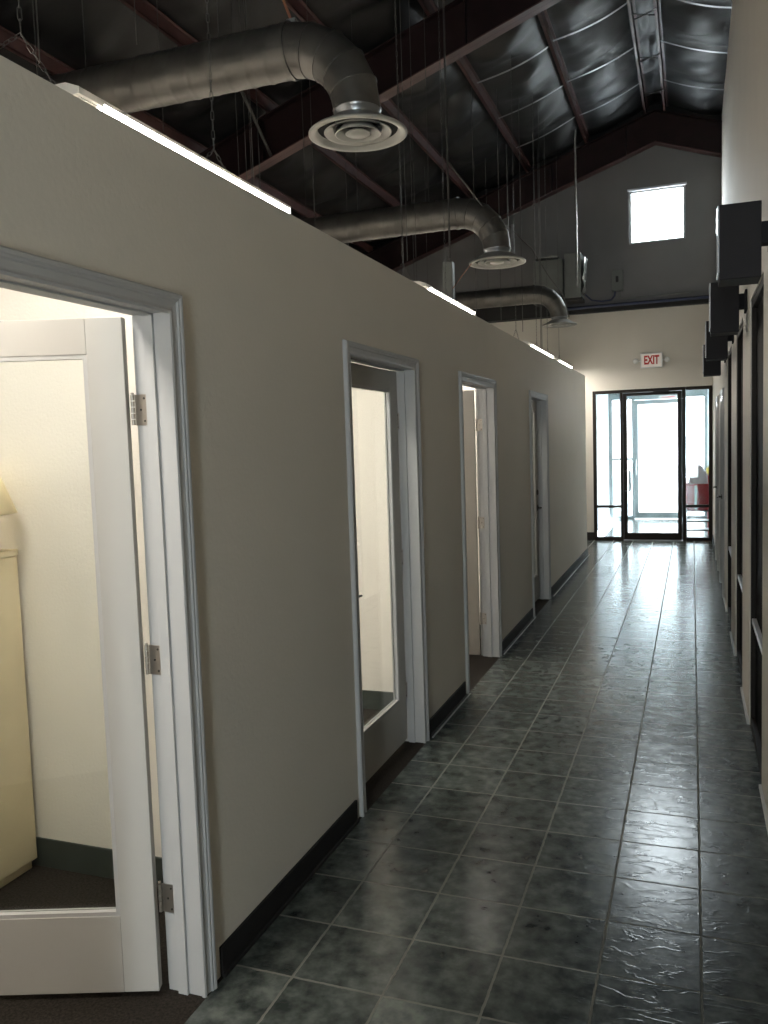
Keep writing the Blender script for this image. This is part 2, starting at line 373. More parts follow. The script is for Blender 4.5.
# ------------------------------------------------------------------ doors in the left partition
PROF = [(-0.004, 0.0), (-0.004, 0.010), (0.003, 0.013), (0.009, 0.009), (0.014, 0.008), (0.030, 0.011), (0.034, 0.016), (0.040, 0.016), (0.043, 0.019), (0.051, 0.020), (0.056, 0.015), (0.058, 0.0)]
def casing_mb(y0, y1, h, xf, sgn):
    P = []
    for w, d in PROF:
        x = xf + sgn*d
        P.append([(x, y0-w, 0), (x, y0-w, h+w), (x, y1+w, h+w), (x, y1+w, 0)])
    return MB().grid(P, False)
def jamb_mb(y0, y1, h, xa, xb, xs0, xs1):
    mb = MB()
    mb.box(xa, xb, y0-0.02, y0, 0, h+0.02).box(xa, xb, y1, y1+0.02, 0, h+0.02).box(xa, xb, y0, y1, h, h+0.02)
    mb.box(xs0, xs1, y0, y0+0.010, 0, h).box(xs0, xs1, y1-0.010, y1, 0, h).box(xs0, xs1, y0, y1, h-0.006, h)   # stops
    return mb
LEAF_T = 0.035
def leaf_parts(root, width, sgn_along, deadbolt=False, h=2.066):
    """door leaf in a pivot frame: along +X from the pivot (0..width), thickness in Y (0..LEAF_T)"""
    zb, zt = 0.022, h
    st, tr, br = 0.115, 0.104, 0.245
    m = MB()
    m.box(0.008, st, 0, LEAF_T, zb, zt).box(width-st, width, 0, LEAF_T, zb, zt)
    m.box(st, width-st, 0, LEAF_T, zt-tr, zt).box(st, width-st, 0, LEAF_T, zb, zb+br)
    leaf = m.build('door_leaf', 'door', root, bevel=0.002)
    # glazing bead
    b = MB(); a0, a1, c0, c1 = st, width-st, zb+br, zt-tr
    for yy0, yy1, bw in ((0.001, 0.009, 0.010), (0.016, LEAF_T-0.002, 0.012)):
        b.box(a0, a0+bw, yy0, yy1, c0, c1).box(a1-bw, a1, yy0, yy1, c0, c1)
        b.box(a0+bw, a1-bw, yy0, yy1, c0, c0+bw).box(a0+bw, a1-bw, yy0, yy1, c1-bw, c1)
    b.build('glazing_bead', 'white', leaf)
    MB().box(a0+0.002, a1-0.002, 0.0095, 0.0155, c0+0.002, c1-0.002).build('glass_pane', 'glass', leaf)
    # lever set
    xc = width-0.065
    for s, yy in ((-1, 0), (1, LEAF_T)):
        lv = MB().lathe([(0, 0), (0.030, 0), (0.032, 0.006), (0.026, 0.011), (0.012, 0.012), (0.010, 0.045), (0, 0.045)], n=20)
        R = Matrix.Rotation(-s*PI/2, 4, 'X')
        lv.v = [tuple(R @ Vector(v) + Vector((xc, yy, 0.97))) for v in lv.v]
        lv.tube([(xc, yy+s*0.040, 0.97), (xc-0.04, yy+s*0.042, 0.972), (xc-0.11, yy+s*0.042, 0.968)], [0.009, 0.008, 0.006], 8)
        o = lv.build('door_handle', 'darkmetal', root)
        if deadbolt:
            lv = MB().lathe([(0, 0), (0.028, 0), (0.030, 0.006), (0.024, 0.014), (0, 0.015)], n=20)
            lv.v = [tuple(R @ Vector(v) + Vector((xc, yy, 1.13))) for v in lv.v]
            lv.build('deadbolt', 'darkmetal', root)
    return leaf
def hinge_set(root, side_sgn, x, y, zs):
    """hinges on a jamb face at y, plate spreading along x; barrel at x"""
    for z in zs:
        m = MB()
        m.box(x+0.006, x+0.046, y-0.0025*side_sgn if side_sgn > 0 else y, y if side_sgn > 0 else y+0.0025, z-0.045, z+0.045)
        for k in range(5):
            z0 = z-0.045+k*0.018
            m.tube([(x, y-0.006*side_sgn, z0+0.001), (x, y-0.006*side_sgn, z0+0.017)], 0.0062, 10)
        m.tube([(x, y-0.006*side_sgn, z+0.045), (x, y-0.006*side_sgn, z+0.051)], 0.0045, 10)
        h = m.build('hinge', 'nickel', root)
        sc = MB()
        for dz in (-0.033, 0, 0.033):
            sc.tube([(x+0.032+0.006*(1 if dz else -1), y-0.0025*side_sgn, z+dz), (x+0.032+0.006*(1 if dz else -1), y-0.0037*side_sgn, z+dz)], 0.0035, 8)
        sc.build('screw', 'darkmetal', h)
LABS = ['white glazed office door standing open in the nearest doorway',
        'white glazed office door standing closed in the second doorway',
        'white glazed office door swung back inside the third doorway',
        'white glazed office door with lever and deadbolt, closed, farthest along the left partition']
for i, (y0, y1) in enumerate(DOORS):
    far = i in (0, 1, 2)                    # hinge on the far jamb; door 4 is hinged on the near one
    root = empty('door_%d' % (i+1), (0, 0, 0), LABS[i], 'door', kind='structure')
    casing_mb(y0, y1, H, WL, 1).build('casing', 'white', root)
    mb = MB(); mb.box(WLI-0.018, WLI-0.006, y0-0.08, y0-0.022, 0, H+0.08).box(WLI-0.018, WLI-0.006, y1+0.022, y1+0.08, 0, H+0.08).box(WLI-0.018, WLI-0.006, y0-0.022, y1+0.022, H+0.022, H+0.08)
    mb.build('inner_casing', 'white', root, bevel=0.002)
    jamb_mb(y0, y1, H, WLI, WL+0.004, -0.302, -0.268).build('jamb', 'white', root, bevel=0.0015)
    w = (y1-y0)-0.008
    xp = WLI-0.010
    # leaf local frame -> world
    ang = [70, 0, 84, 0][i]
    if far:
        # closed leaf runs toward -y from the pivot, its thickness toward +x (corridor)
        a = math.radians(ang); d = Vector((-math.sin(a), -math.cos(a), 0)); nrm = Vector((math.cos(a), -math.sin(a), 0))
        piv = Vector((xp, y1-0.004, 0))
    else:
        d = Vector((0, 1, 0)); nrm = Vector((1, 0, 0)); piv = Vector((xp, y0+0.004, 0))
    Mx = Matrix((d, nrm, Vector((0, 0, 1)))).transposed().to_4x4(); Mx.translation = piv + nrm*0.006
    before = set(o.name for o in COL.objects)
    leaf_parts(root, w, 1, deadbolt=(i == 3))
    for o in list(COL.objects):
        if o.name not in before and o.type == 'MESH': o.data.transform(Mx)
    hy = y1 if far else y0
    hinge_set(root, 1 if far else -1, xp, hy, (0.30, 1.05, 1.80))
    for o in root.children:
        if o.type == 'MESH' and Mx.determinant() < 0 and o.name.startswith('door_'): o.data.flip_normals()

# ------------------------------------------------------------------ right wall: windows and doors
def right_window(n, y0, y1, label):
    root = empty('window_%d' % n, (0, 0, 0), label, 'window', kind='structure')
    x0, x1 = 1.506, 1.56; f = 0.045
    MB().box(x0, x1, y0, y0+f, 0, 2.40).box(x0, x1, y1-f, y1, 0, 2.40).box(x0, x1, y0+f, y1-f, 2.355, 2.40).box(x0, x1, y0+f, y1-f, 0, 0.06).build('window_frame', 'bronze', root, bevel=0.002)
    MB().box(x0+0.004, x1, y0+f, y1-f, 0.60, 0.63).build('window_rail', 'sill', root, bevel=0.002)
    MB().box(1.530, 1.536, y0+f, y1-f, 0.64, 2.355).build('upper_pane', 'blackglass', root)
    MB().box(1.530, 1.536, y0+f, y1-f, 0.06, 0.60).build('lower_pane', 'blackglass', root)
    MB().box(1.69, 1.70, y0, y1, 0, 2.40).build('backing', 'dark', root)
RL = ['tall dark window at the very near end of the right wall', 'tall dark window nearest the viewer on the right wall', 'tall dark window in the right wall, between the first and second black sconces',
      'tall dark window in the right wall, between the second and third black sconces', 'tall dark window in the right wall, farthest from the viewer']
for i, (a, b) in enumerate(WINS):
    if i >= 1: right_window(i+1, a, b, RL[i])
    else: MB().box(1.6, 1.70, a, b, 0, 2.4).build('wall_right_infill', 'wall')['kind'] = 'structure'
def right_door(n, y0, y1, label, lever_far):
    root = empty('door_%d' % n, (0, 0, 0), label, 'door', kind='structure')
    casing_mb(y0, y1, H, 1.5, -1).build('casing', 'white', root)
    jamb_mb(y0, y1, H, 1.498, 1.70, 1.545, 1.58).build('jamb', 'white', root)
    MB().box(1.508, 1.543, y0+0.003, y1-0.003, 0.01, 2.03).build('door_leaf', 'door', root, bevel=0.002)
    yc = y1-0.07 if lever_far else y0+0.07; s = -1 if lever_far else 1
    lv = MB().lathe([(0, 0), (0.030, 0), (0.032, 0.006), (0.026, 0.011), (0.012, 0.012), (0.010, 0.05), (0, 0.05)], n=20)
    R = Matrix.Rotation(-PI/2, 4, 'Y'); lv.v = [tuple(R @ Vector(v) + Vector((1.508, yc, 0.98))) for v in lv.v]
    lv.tube([(1.46, yc, 0.98), (1.456, yc+s*0.04, 0.98), (1.456, yc+s*0.11, 0.978)], [0.010, 0.009, 0.006], 8)
    lv.build('door_handle', 'darkmetal', root)
    hy = y0 if lever_far else y1
    for z in (0.29, 1.0, 1.6, 1.85)[0:4:1] if not lever_far else (0.29, 1.05, 1.80):
        MB().tube([(1.502, hy+(0.002 if lever_far else -0.002), z-0.05), (1.502, hy+(0.002 if lever_far else -0.002), z+0.05)], 0.007, 8).build('hinge', 'darkmetal', root)
right_door(5, RD[0][0], RD[0][1], 'cream door in the right wall just past the last tall window', True)
right_door(6, RD[1][0], RD[1][1], 'cream door in the right wall next to the glass entry', True)

# ------------------------------------------------------------------ gable window
root = empty('window_1', (0, 0, 0), 'small square window high in the grey gable, blown out with daylight', 'window', kind='structure')
m = MB(); a, b, c, d = GW
m.box(a, a+0.035, Y1+0.04, Y1+0.10, c, d).box(b-0.035, b, Y1+0.04, Y1+0.10, c, d).box(a+0.035, b-0.035, Y1+0.04, Y1+0.10, c, c+0.035).box(a+0.035, b-0.035, Y1+0.04, Y1+0.10, d-0.035, d)
m.build('window_frame', 'white', root, bevel=0.003)
MB().box(a+0.03, b-0.03, Y1+0.066, Y1+0.072, c+0.03, d-0.03).build('glass_pane', 'glass', root)
MB().box(a-0.02, b+0.02, Y1-0.015, Y1+0.04, d-0.012, d+0.02).build('head_trim', 'sill', root)

root = empty('window_7', (0, 0, 0), 'unseen window added in the near end wall behind the viewer for daylight', 'window', kind='structure')  # unseen opening, added to bring daylight into the near corridor
m = MB(); a, b, c, d = BW
m.box(a, a+0.05, Y0-.10, Y0-.04, c, d).box(b-0.05, b, Y0-.10, Y0-.04, c, d).box(a+.05, b-.05, Y0-.10, Y0-.04, c, c+.05).box(a+.05, b-.05, Y0-.10, Y0-.04, d-.05, d)
m.build('window_frame', 'bronze', root)
MB().box(a+.045, b-.045, Y0-.073, Y0-.067, c+.045, d-.045).build('glass_pane', 'glass', root)

# ------------------------------------------------------------------ entry storefront
root = empty('door_7', (0, 0, 0), 'dark bronze glass entry door with sidelights closing the far end of the corridor', 'door', kind='structure')
fy0, fy1 = Y1-0.01, Y1+0.105
m = MB(); x0, x1 = SFX
m.box(x0, x0+0.05, fy0, fy1, 0, SFZ).box(x1-0.05, x1, fy0, fy1, 0, SFZ)
m.box(0.112, 0.155, fy0, fy1, 0, SFZ).box(1.047, 1.102, fy0, fy1, 0, SFZ)
m.box(x0+0.05, 0.112, fy0, fy1, SFZ-0.05, SFZ).box(1.105, x1-0.05, fy0, fy1, SFZ-0.05, SFZ).box(0.155, 1.057, fy0, fy1, SFZ-0.05, SFZ)
m.box(x0+0.05, 0.112, fy0, fy1, 0, 0.05).box(1.105, x1-0.05, fy0, fy1, 0, 0.05)
m.box(x0+0.05, 0.112, fy0+.02, fy1-.02, 0.53, 0.57).box(1.105, x1-0.05, fy0+.02, fy1-.02, 0.53, 0.57)
m.build('storefront_frame', 'bronze', root, bevel=0.002)
dl = MB(); dy0, dy1 = fy0+0.03, fy0+0.075
dl.box(0.158, 0.215, dy0, dy1, 0.012, 2.365).box(0.982, 1.045, dy0, dy1, 0.012, 2.365).box(0.215, 0.982, dy0, dy1, 2.32, 2.365).box(0.215, 0.982, dy0, dy1, 0.012, 0.12)
leaf = dl.build('door_leaf', 'bronze', root, bevel=0.002)
MB().box(0.21, 1.00, dy0+0.02, dy0+0.026, 0.115, 2.325).build('glass_pane', 'tinted', leaf)
for s, yy in ((-1, dy0), (1, dy1)):
    MB().tube([(0.188, yy, 1.12), (0.188, yy+s*0.035, 1.12), (0.255, yy+s*0.05, 1.12), (0.255, yy+s*0.05, 0.80), (0.188, yy+s*0.035, 0.80), (0.188, yy, 0.80)], 0.010, 8).build('pull_handle', 'darkmetal', leaf)
MB().box(x0+0.045, 0.115, fy0+0.05, fy0+0.056, 0.56, SFZ-0.045).build('sidelight_pane', 'tinted', root)
MB().box(x0+0.045, 0.115, fy0+0.05, fy0+0.056, 0.045, 0.54).build('sidelight_pane', 'tinted', root)
MB().box(1.10, x1-0.045, fy0+0.05, fy0+0.056, 0.56, SFZ-0.045).build('sidelight_pane', 'tinted', root)
MB().box(1.10, x1-0.045, fy0+0.05, fy0+0.056, 0.045, 0.54).build('sidelight_pane', 'tinted', root)
MB().box(0.155, 1.057, fy0, fy1, 0, 0.010).build('threshold', 'strap', root)
MB().box(0.62, 0.86, fy0-0.03, fy0, 2.355, 2.405).build('door_closer', 'sconce', root, bevel=0.004)

# ------------------------------------------------------------------ vestibule beyond
VY = 15.06
struct('wall_vestibule_left', MB().box(-0.52, -0.40, EY1, VY+0.15, 0, 2.75), 'vest', 'white wall of the entry vestibule, left side', 'wall')
struct('baseboard_vestibule', MB().box(-0.40, -0.388, EY1, VY, 0, 0.10), 'cartshelf', 'grey base along the white vestibule wall', 'baseboard')
mb = MB(); wall_y(mb, 1.60, 1.70, EY1, VY+0.15, 0, 2.75, [(13.2, 14.9, 0.35, 2.45)])
struct('wall_vestibule_right', mb, 'vest', 'white wall of the entry vestibule, right side', 'wall')
struct('ceiling_vestibule', MB().box(-0.52, 1.70, EY1, VY+0.15, 2.62, 2.75), 'vest', 'white ceiling of the entry vestibule', 'ceiling')
root = empty('door_8', (0, 0, 0), 'grey-green glass outer door at the street end of the vestibule', 'door', kind='structure')
m = MB(); q0, q1 = VY, VY+0.10
m.box(-0.40, -0.33, q0, q1, 0, 2.62).box(1.42, 1.48, q0, q1, 0, 2.62).box(0.055, 0.10, q0, q1, 0, 2.62).box(1.04, 1.085, q0, q1, 0, 2.62)
m.box(-0.33, 0.055, q0, q1, 2.42, 2.62).box(0.10, 1.04, q0, q1, 2.40, 2.62).box(1.085, 1.42, q0, q1, 2.42, 2.62)
m.box(-0.33, 0.055, q0, q1, 0, 0.06).box(1.085, 1.42, q0, q1, 0, 0.06)
m.build('storefront_frame', 'tealfr', root)
dl = MB(); dl.box(0.103, 0.172, q0+.02, q0+.07, 0.012, 2.395).box(0.965, 1.037, q0+.02, q0+.07, 0.012, 2.395).box(0.172, 0.965, q0+.02, q0+.07, 2.31, 2.395).box(0.172, 0.965, q0+.02, q0+.07, 0.012, 0.13)
leaf = dl.build('door_leaf', 'tealfr', root)
MB().box(0.165, 0.97, q0+.04, q0+.046, 0.12, 2.32).build('glass_pane', 'tinted', leaf)
MB().tube([(0.14, q0+.02, 1.20), (0.14, q0-.04, 1.20), (0.14, q0-.04, 0.90), (0.14, q0+.02, 0.90)], 0.012, 8).build('pull_handle', 'plastic', leaf)
MB().box(-0.33, 0.055, q0+.03, q0+.05, 1.20, 1.24).build('push_bar', 'tealfr', root)
MB().box(-0.335, 0.058, q0+.05, q0+.056, 0.055, 2.425).build('sidelight_pane', 'tinted', root)
MB().box(1.082, 1.425, q0+.05, q0+.056, 0.055, 2.425).build('sidelight_pane', 'tinted', root)
MB().box(0.58, 0.92, q0-.012, q0, 2.41, 2.46).build('header_sticker', 'plastic', root)
MB().box(0.62, 0.88, q0-.014, q0-.012, 2.425, 2.440).build('sticker_band', 'red', root)
MB().box(1.48, 1.60, q0, q1, 0, 2.62).build('side_panel', 'vest', root)
root = empty('window_6', (0, 0, 0), 'glass side window in the vestibule behind the cart', 'window', kind='structure')
m = MB(); m.box(1.60, 1.66, 13.2, 13.26, .35, 2.45).box(1.60, 1.66, 14.84, 14.9, .35, 2.45).box(1.60, 1.66, 13.26, 14.84, 2.39, 2.45).box(1.60, 1.66, 13.26, 14.84, .35, .41)
m.build('window_frame', 'tealfr', root)
MB().box(1.627, 1.633, 13.25, 14.85, .40, 2.40).build('glass_pane', 'glass', root)
struct('ground', MB().box(-14, 16, 15.2, 45, -0.2, -0.02).box(1.75, 16, Y1, 15.2, -0.2, -0.02), 'concrete', 'pale concrete pavement outside the entry', 'pavement')

# ------------------------------------------------------------------ roof steel
def rafter(y, label):
    """rigid-frame rafter: deep web with top and bottom flanges, following both roof slopes"""
    root = empty('roof_rafter', (0, y, 0), label, 'beam', 'rigid frame rafters')
    zb, zt = 6.12, 6.60
    poly_w = [(XL, zr(XL, zb)), (XR, zb), (XRW, zr(XRW, zb)), (XRW, zr(XRW, zt)), (XR, zt), (XL, zr(XL, zt))]
    m = MB(); prism_xz(m, poly_w, -0.005, 0.005)
    m.build('web', 'maroon', root)
    for nm, za in (('bottom_flange', zb), ('top_flange', zt-0.012)):
        m = MB(); prism_xz(m, [(XL, zr(XL, za)), (XR, za), (XRW, zr(XRW, za)), (XRW, zr(XRW, za+0.014)), (XR, za+0.014), (XL, zr(XL, za+0.014))], -0.085, 0.085)
        m.build(nm, 'purlin' if nm == 'bottom_flange' else 'maroon', root)
    for k in range(7):
        x = 0.25-1.15*k
        MB().box(x-0.005, x+0.005, -0.08, -0.005, zr(x, zb)+0.02, zr(x, zt)-0.02).build('stiffener', 'maroon', root)
    return root
rafter(5.92, 'deep maroon steel rafter crossing the roof midway down the corridor')
rafter(11.28, 'deep maroon steel rafter against the grey gable wall')
rafter(0.40, 'deep maroon steel rafter overhead nearest the viewer')
PL = ['ridge purlin right of the peak', 'ridge purlin left of the peak']
ords = ['first', 'second', 'third', 'fourth', 'fifth', 'sixth', 'seventh']
for i, x in enumerate([p for p in PUR[1:]]):
    if x < XL+0.2: continue
    z = zr(x, 6.605); s = 1 if x < XR else -1
    m = MB()
    m.box(x-0.004, x+0.004, Y0, EY1-0.17, z, z+0.12)
    m.box(x-0.035, x+0.004, Y0, EY1-0.17, z, z+0.006)
    m.box(x-0.035, x-0.029, Y0, EY1-0.17, z, z+0.02)
    m.box(x-0.004, x+0.035, Y0, EY1-0.17, z+0.114, z+0.12)
    lab = ('reddish steel purlin running the roof length, ' + ('just right of the ridge' if i == 0 else 'just left of the ridge' if i == 1 else ords[i-2] + ' down the left slope from the ridge pair'))
    tag(m.build('roof_purlin', 'purlin'), lab, 'purlin', 'roof purlins')
mb = MB()
prism_xz(mb, [(XL, zr(XL, 6.40)), (XR, 6.40), (XRW, zr(XRW, 6.40)), (XRW, zr(XRW, 6.90)), (XR, 6.90), (XL, zr(XL, 6.90))], Y1-0.03, Y1)
struct('trim_4', mb, 'blanket', 'dark strip added over the pale gable top, below the roof insulation', 'closure strip')  # added dark strip: covers the pale gable top and shuts out sky
# insulation straps across the bays
k = 0
for y in STRY:
    if y < 2 or y > 11: continue
    for a, b in zip(PUR[:4], PUR[1:5]):
        if abs(a-b) < 0.4: continue
        pts = []
        for t in range(13):
            u = t/12; x = a+(b-a)*u; pts.append((x, y+0.03*math.sin(3*u+y), zr(x, 6.68) - math.sin(PI*u)*0.045))
        m = MB(); v = []
        for (px, py, pz) in pts: v += [(px, py-0.018, pz), (px, py+0.018, pz), (px, py+0.018, pz-0.003), (px, py-0.018, pz-0.003)]
        n = len(pts); m.add(v, [(4*i+j, 4*i+(j+1) % 4, 4*i+4+(j+1) % 4, 4*i+4+j) for i in range(n-1) for j in range(4)] + [(0,1,2,3), (4*n-4,4*n-3,4*n-2,4*n-1)])
        tag(m.build('insulation_strap', 'strap'), 'thin metal strap holding the dark roof insulation between two purlins', 'strap', 'insulation straps')
# cross bridging between the two ridge purlins
for y in (6.9, 8.1, 9.3, 10.5):
    root = empty('ridge_bridging', (0, y, 6.535), 'crossed steel bridging between the two ridge purlins', 'brace', 'ridge bridging')
    MB().tube([(0.555, -0.16, 0.0), (0.825, 0.16, 0.075)], 0.008, 6).build('rod', 'wire', root)
    MB().tube([(0.555, 0.16, 0.075), (0.825, -0.16, 0.0)], 0.008, 6).build('rod', 'wire', root)
# flange braces from rafter to purlins
for (x, y, s) in [(-2.17, 0.40, 1), (-3.09, 0.40, 1), (-1.25, 5.92, 1), (-2.17, 5.92, -1), (-3.09, 5.92, -1), (-4.01, 5.92, -1)]:
    z = zr(x, 6.60)
    tag(MB().tube([(x, y+s*0.7, z+0.02), (x-0.02, y+s*0.02, zr(x, 6.14))], 0.018, 6).build('flange_brace', 'wire'), 'slim grey brace slanting from a purlin to the foot of a maroon rafter', 'brace', 'flange braces')

# ------------------------------------------------------------------ pendant lights
def chain_mb(p0, p1, mb, pitch=0.028, r=0.0016, w=0.006):
    p0, p1 = Vector(p0), Vector(p1); L = (p1-p0).length; n = max(1, int(L/pitch)); t = (p1-p0).normalized(); u = t.orthogonal().normalized(); v = t.cross(u)
    for i in range(n):
        c = p0 + t*((i+0.5)*L/n); s = u if i % 2 else v; h = L/n*0.62
        q = [c-t*h+s*0.0, c-t*h*0.6+s*w, c+t*h*0.6+s*w, c+t*h, c+t*h*0.6-s*w, c-t*h*0.6-s*w, c-t*h]
        mb.tube(q, r, 4, caps=False)
PX = -0.74; PZ = 2.80; LEN = 1.48; HW = 0.14
def pendant(y, label):
    root = empty('pendant_light', (PX, y, PZ), label, 'ceiling light', 'hanging fluorescent lights')
    m = MB(); prof = [(-HW, 0.012), (-HW, 0.022), (-HW+0.05, 0.042), (HW-0.05, 0.042), (HW, 0.022), (HW, 0.012)]
    P = [[(x, yy, z) for x, z in prof] for yy in (0.0, LEN)]; m.grid(P, False)
    m.add([(x, 0, z) for x, z in prof], [tuple(range(6))]).add([(x, LEN, z) for x, z in prof], [tuple(range(6))])
    m.box(-HW, HW, 0, LEN, 0.010, 0.014)
    m.build('housing', 'housing', root)
    MB().box(-HW, HW, 0.0, 0.12, 0.0, 0.0135).box(-HW+.01, HW-.01, 0.02, 0.10, -0.006, 0).build('ballast_cover', 'housing', root, bevel=0.002)
    P = [[(-HW+0.002, 0.125, 0.010), (-HW+0.012, 0.125, -0.006), (-HW+0.04, 0.125, -0.012), (HW-0.04, 0.125, -0.012), (HW-0.012, 0.125, -0.006), (HW-0.002, 0.125, 0.010)]]
    P.append([(a, LEN-0.012, c) for a, b, c in P[0]])
    m = MB().grid(P, False); m.add(P[0], [tuple(range(6))]).add(P[1], [tuple(range(6))])
    m.build('lens', 'lens', root)
    MB().box(-HW, HW, LEN-0.012, LEN, -0.012, 0.014).build('end_cap', 'housing', root)
    for yc in (-0.08, LEN-0.45):
        m = MB(); top = zr(PX, 6.76)-PZ
        chain_mb((0.0, yc, 0.17), (0.0, yc, top), m, pitch=0.04)
        chain_mb((0.0, yc-0.15, 0.045), (0.0, yc, 0.17), m); chain_mb((0.0, yc+0.17, 0.045), (0.0, yc, 0.17), m)
        m.build('hanging_chain', 'wire', root)
    return root
pend = pendant(-0.33, 'long lit fluorescent fixture hung over the office wall, nearest the viewer')
for y, lab in ((3.30, 'lit fluorescent fixture hung over the wall between the second and third doorways'),
               (7.50, 'lit fluorescent fixture hung over the wall beyond the fourth doorway'),
               (9.70, 'small-looking lit fluorescent fixture, farthest along the wall top near the entry')):
    c = copy_tree(pend); c.location.y = y; c['label'] = lab
    if y == 7.50: c.location.y = 7.42; c.scale.y = 1.26
# unseen copies added deeper over the offices, mostly to brighten the rooms
for x, y in ((PX, -2.36), (-2.6, -0.9), (-2.4, 0.7), (-2.4, 2.6), (-2.4, 5.0), (-2.4, 8.0)):
    c = copy_tree(pend); c.location = (x, y, PZ); c['label'] = 'unseen extra fluorescent fixture added over the offices, out of sight from the corridor'
    for ch in list(c.children):
        if ch.name.startswith('hanging_chain'): bpy.data.objects.remove(ch)
    for yc in (0.2, LEN-0.2): MB().tube([(0, yc, 0.04), (0, yc, zr(x, 6.77)-PZ)], 0.003, 6).build('hanger_rod', 'wire', c)

# ------------------------------------------------------------------ ducts
DR = 0.133
def duct(y, dz, label):
    root = empty('spiral_duct', (0, y, 3.73+dz), label, 'duct', 'round ventilation ducts')
    xe, R = -0.755, 0.355
    n = 40; xa = -6.4; pts = []
    ns = 560; pitch = 0.115
    P = []
    for i in range(ns+1):
        x = xa + (xe-xa)*i/ns; row = []
        for k in range(n+1):
            th = 2*PI*k/n; fr = ((x/pitch)+k/n) % 1.0; bump = 0.0028 if fr < 0.14 else 0.0
            row.append((x, (DR+bump)*math.cos(th), (DR+bump)*math.sin(th)))
        P.append(row)
    MB().grid(P).build('straight_run', 'galv', root)
    # joint band
    m = MB(); m.tube([(xe-0.012, 0, 0), (xe+0.012, 0, 0)], DR+0.007, 40); m.build('joint_band', 'galv', root)
    # gored elbow: mitred straight gores
    G = 5; m = MB(); rings = []
    for g in range(G+1):
        a = (PI/2)*g/G; c = Vector((xe+R*math.sin(a), 0, -R+R*math.cos(a))); r = DR - 0.012*g/G
        rd = Vector((math.sin(a), 0, math.cos(a)))
        rings.append((c, rd, r))
    for g in range(G):
        (c0, d0, ra), (c1, d1, rb) = rings[g], rings[g+1]
        m.grid([[tuple(c + d*(r*math.cos(2*PI*k/n)) + Vector((0, 1, 0))*(r*math.sin(2*PI*k/n))) for k in range(n+1)] for (c, d, r) in ((c0, d0, ra), (c1, d1, rb))])
        m.tube([tuple(c1 + d1*((rb+0.001)*math.cos(2*PI*k/n)) + Vector((0, 1, 0))*((rb+0.001)*math.sin(2*PI*k/n))) for k in range(n+1)], 0.0035, 6, caps=False)
    m.build('elbow', 'galv', root)
    xc = xe+R; zc = -R
    MB().lathe([(DR-0.012, zc+0.004), (DR-0.012, zc-0.012), (0.114, zc-0.016), (0.114, zc-0.085), (0.122, zc-0.10)], (xc, 0, 0), 40).build('collar', 'collar', root)
    # round ceiling diffuser
    z0 = zc-0.115
    m = MB()
    m.lathe([(0.118, z0+0.075), (0.135, z0+0.070), (0.19, z0+0.034), (0.235, z0+0.014), (0.252, z0+0.002), (0.252, z0-0.006), (0.240, z0-0.010), (0.218, z0-0.006), (0.208, z0+0.024), (0.13, z0+0.060), (0.114, z0+0.066)], (xc, 0, 0), 56)
    df = m.build('diffuser', 'diff', root)
    for r0, r1, dzz in ((0.128, 0.172, 0.010), (0.088, 0.116, 0.002)):
        MB().lathe([(r0-0.02, z0+0.040), (r0, z0+0.014+dzz), (r1-0.008, z0-0.006+dzz), (r1, z0-0.010+dzz), (r1+0.002, z0-0.006+dzz), (r0+0.006, z0+0.020+dzz), (r0-0.016, z0+0.044)], (xc, 0, 0), 48, closed=True).build('cone_ring', 'diff', df)
    MB().lathe([(0.0, z0-0.010), (0.035, z0-0.010), (0.04, z0-0.004), (0.058, z0-0.006), (0.066, z0-0.002), (0.04, z0+0.014), (0, z0+0.016)], (xc, 0, 0), 36).build('centre_cone', 'diff', df)
    MB().lathe([(0.0, z0+0.062), (0.113, z0+0.062), (0.113, z0+0.066), (0, z0+0.066)], (xc, 0, 0), 36).build('throat', 'dark', df)
    MB().lathe([(0.118, z0+0.050), (0.204, z0+0.020), (0.204, z0+0.024), (0.118, z0+0.054)], (xc, 0, 0), 48).build('inner_bell', 'dark', df)
    return root
d1 = duct(1.55, 0.0, 'big grey spiral duct bending down to a round diffuser, nearest the viewer')
for y, dz, lab in ((4.95, 0.0, 'middle grey spiral duct elbowing down to its round diffuser'), (9.9, 0.06, 'farthest grey spiral duct, in front of the end wall equipment')):
    c = copy_tree(d1); c.location = (-0.21 if y > 9 else -0.03, y, 3.73+dz); c['label'] = lab
# suspension of the ducts
def hanger(y, x, ztop, zbot, label, dpts, r=0.012, group='duct hangers'):
    root = empty('duct_hanger', (0, 0, 0), label, 'hanger', group)
    MB().tube([(x, y, zbot), (x, y, zr(x, 6.6) if ztop is None else ztop)], r, 6).build('rod', 'wire', root)
    if dpts: MB().tube(dpts, r*0.8, 6).build('cable', 'galv', root)
    return root
hanger(4.78, -0.82, None, 3.30, 'blue-grey hanger post beside the middle duct, with a cable slanting to its elbow', [(-0.82, 4.78, 4.14), (-0.66, 4.82, 3.92), (-0.52, 4.88, 3.72)], 0.010)
h3 = hanger(9.73, -1.30, None, 4.20, 'double hanger rod near the farthest duct, with a cable slanting to its diffuser', [(-1.28, 9.73, 4.77), (-1.10, 9.73, 4.55), (-0.96, 9.73, 4.41), (-0.74, 9.73, 4.02), (-0.52, 9.74, 3.70), (-0.45, 9.76, 3.40)], 0.010)
for x in (-1.32, -1.23): MB().box(x-0.02, x+0.02, 9.70, 9.715, 4.26, 4.78).build('bracket', 'strap', h3)
h3.children[1].data.materials[0] = MT['strap']
root = empty('duct_hanger', (0, 0, 0), 'brown strap holding up the elbow of the nearest duct', 'hanger', 'duct hangers')
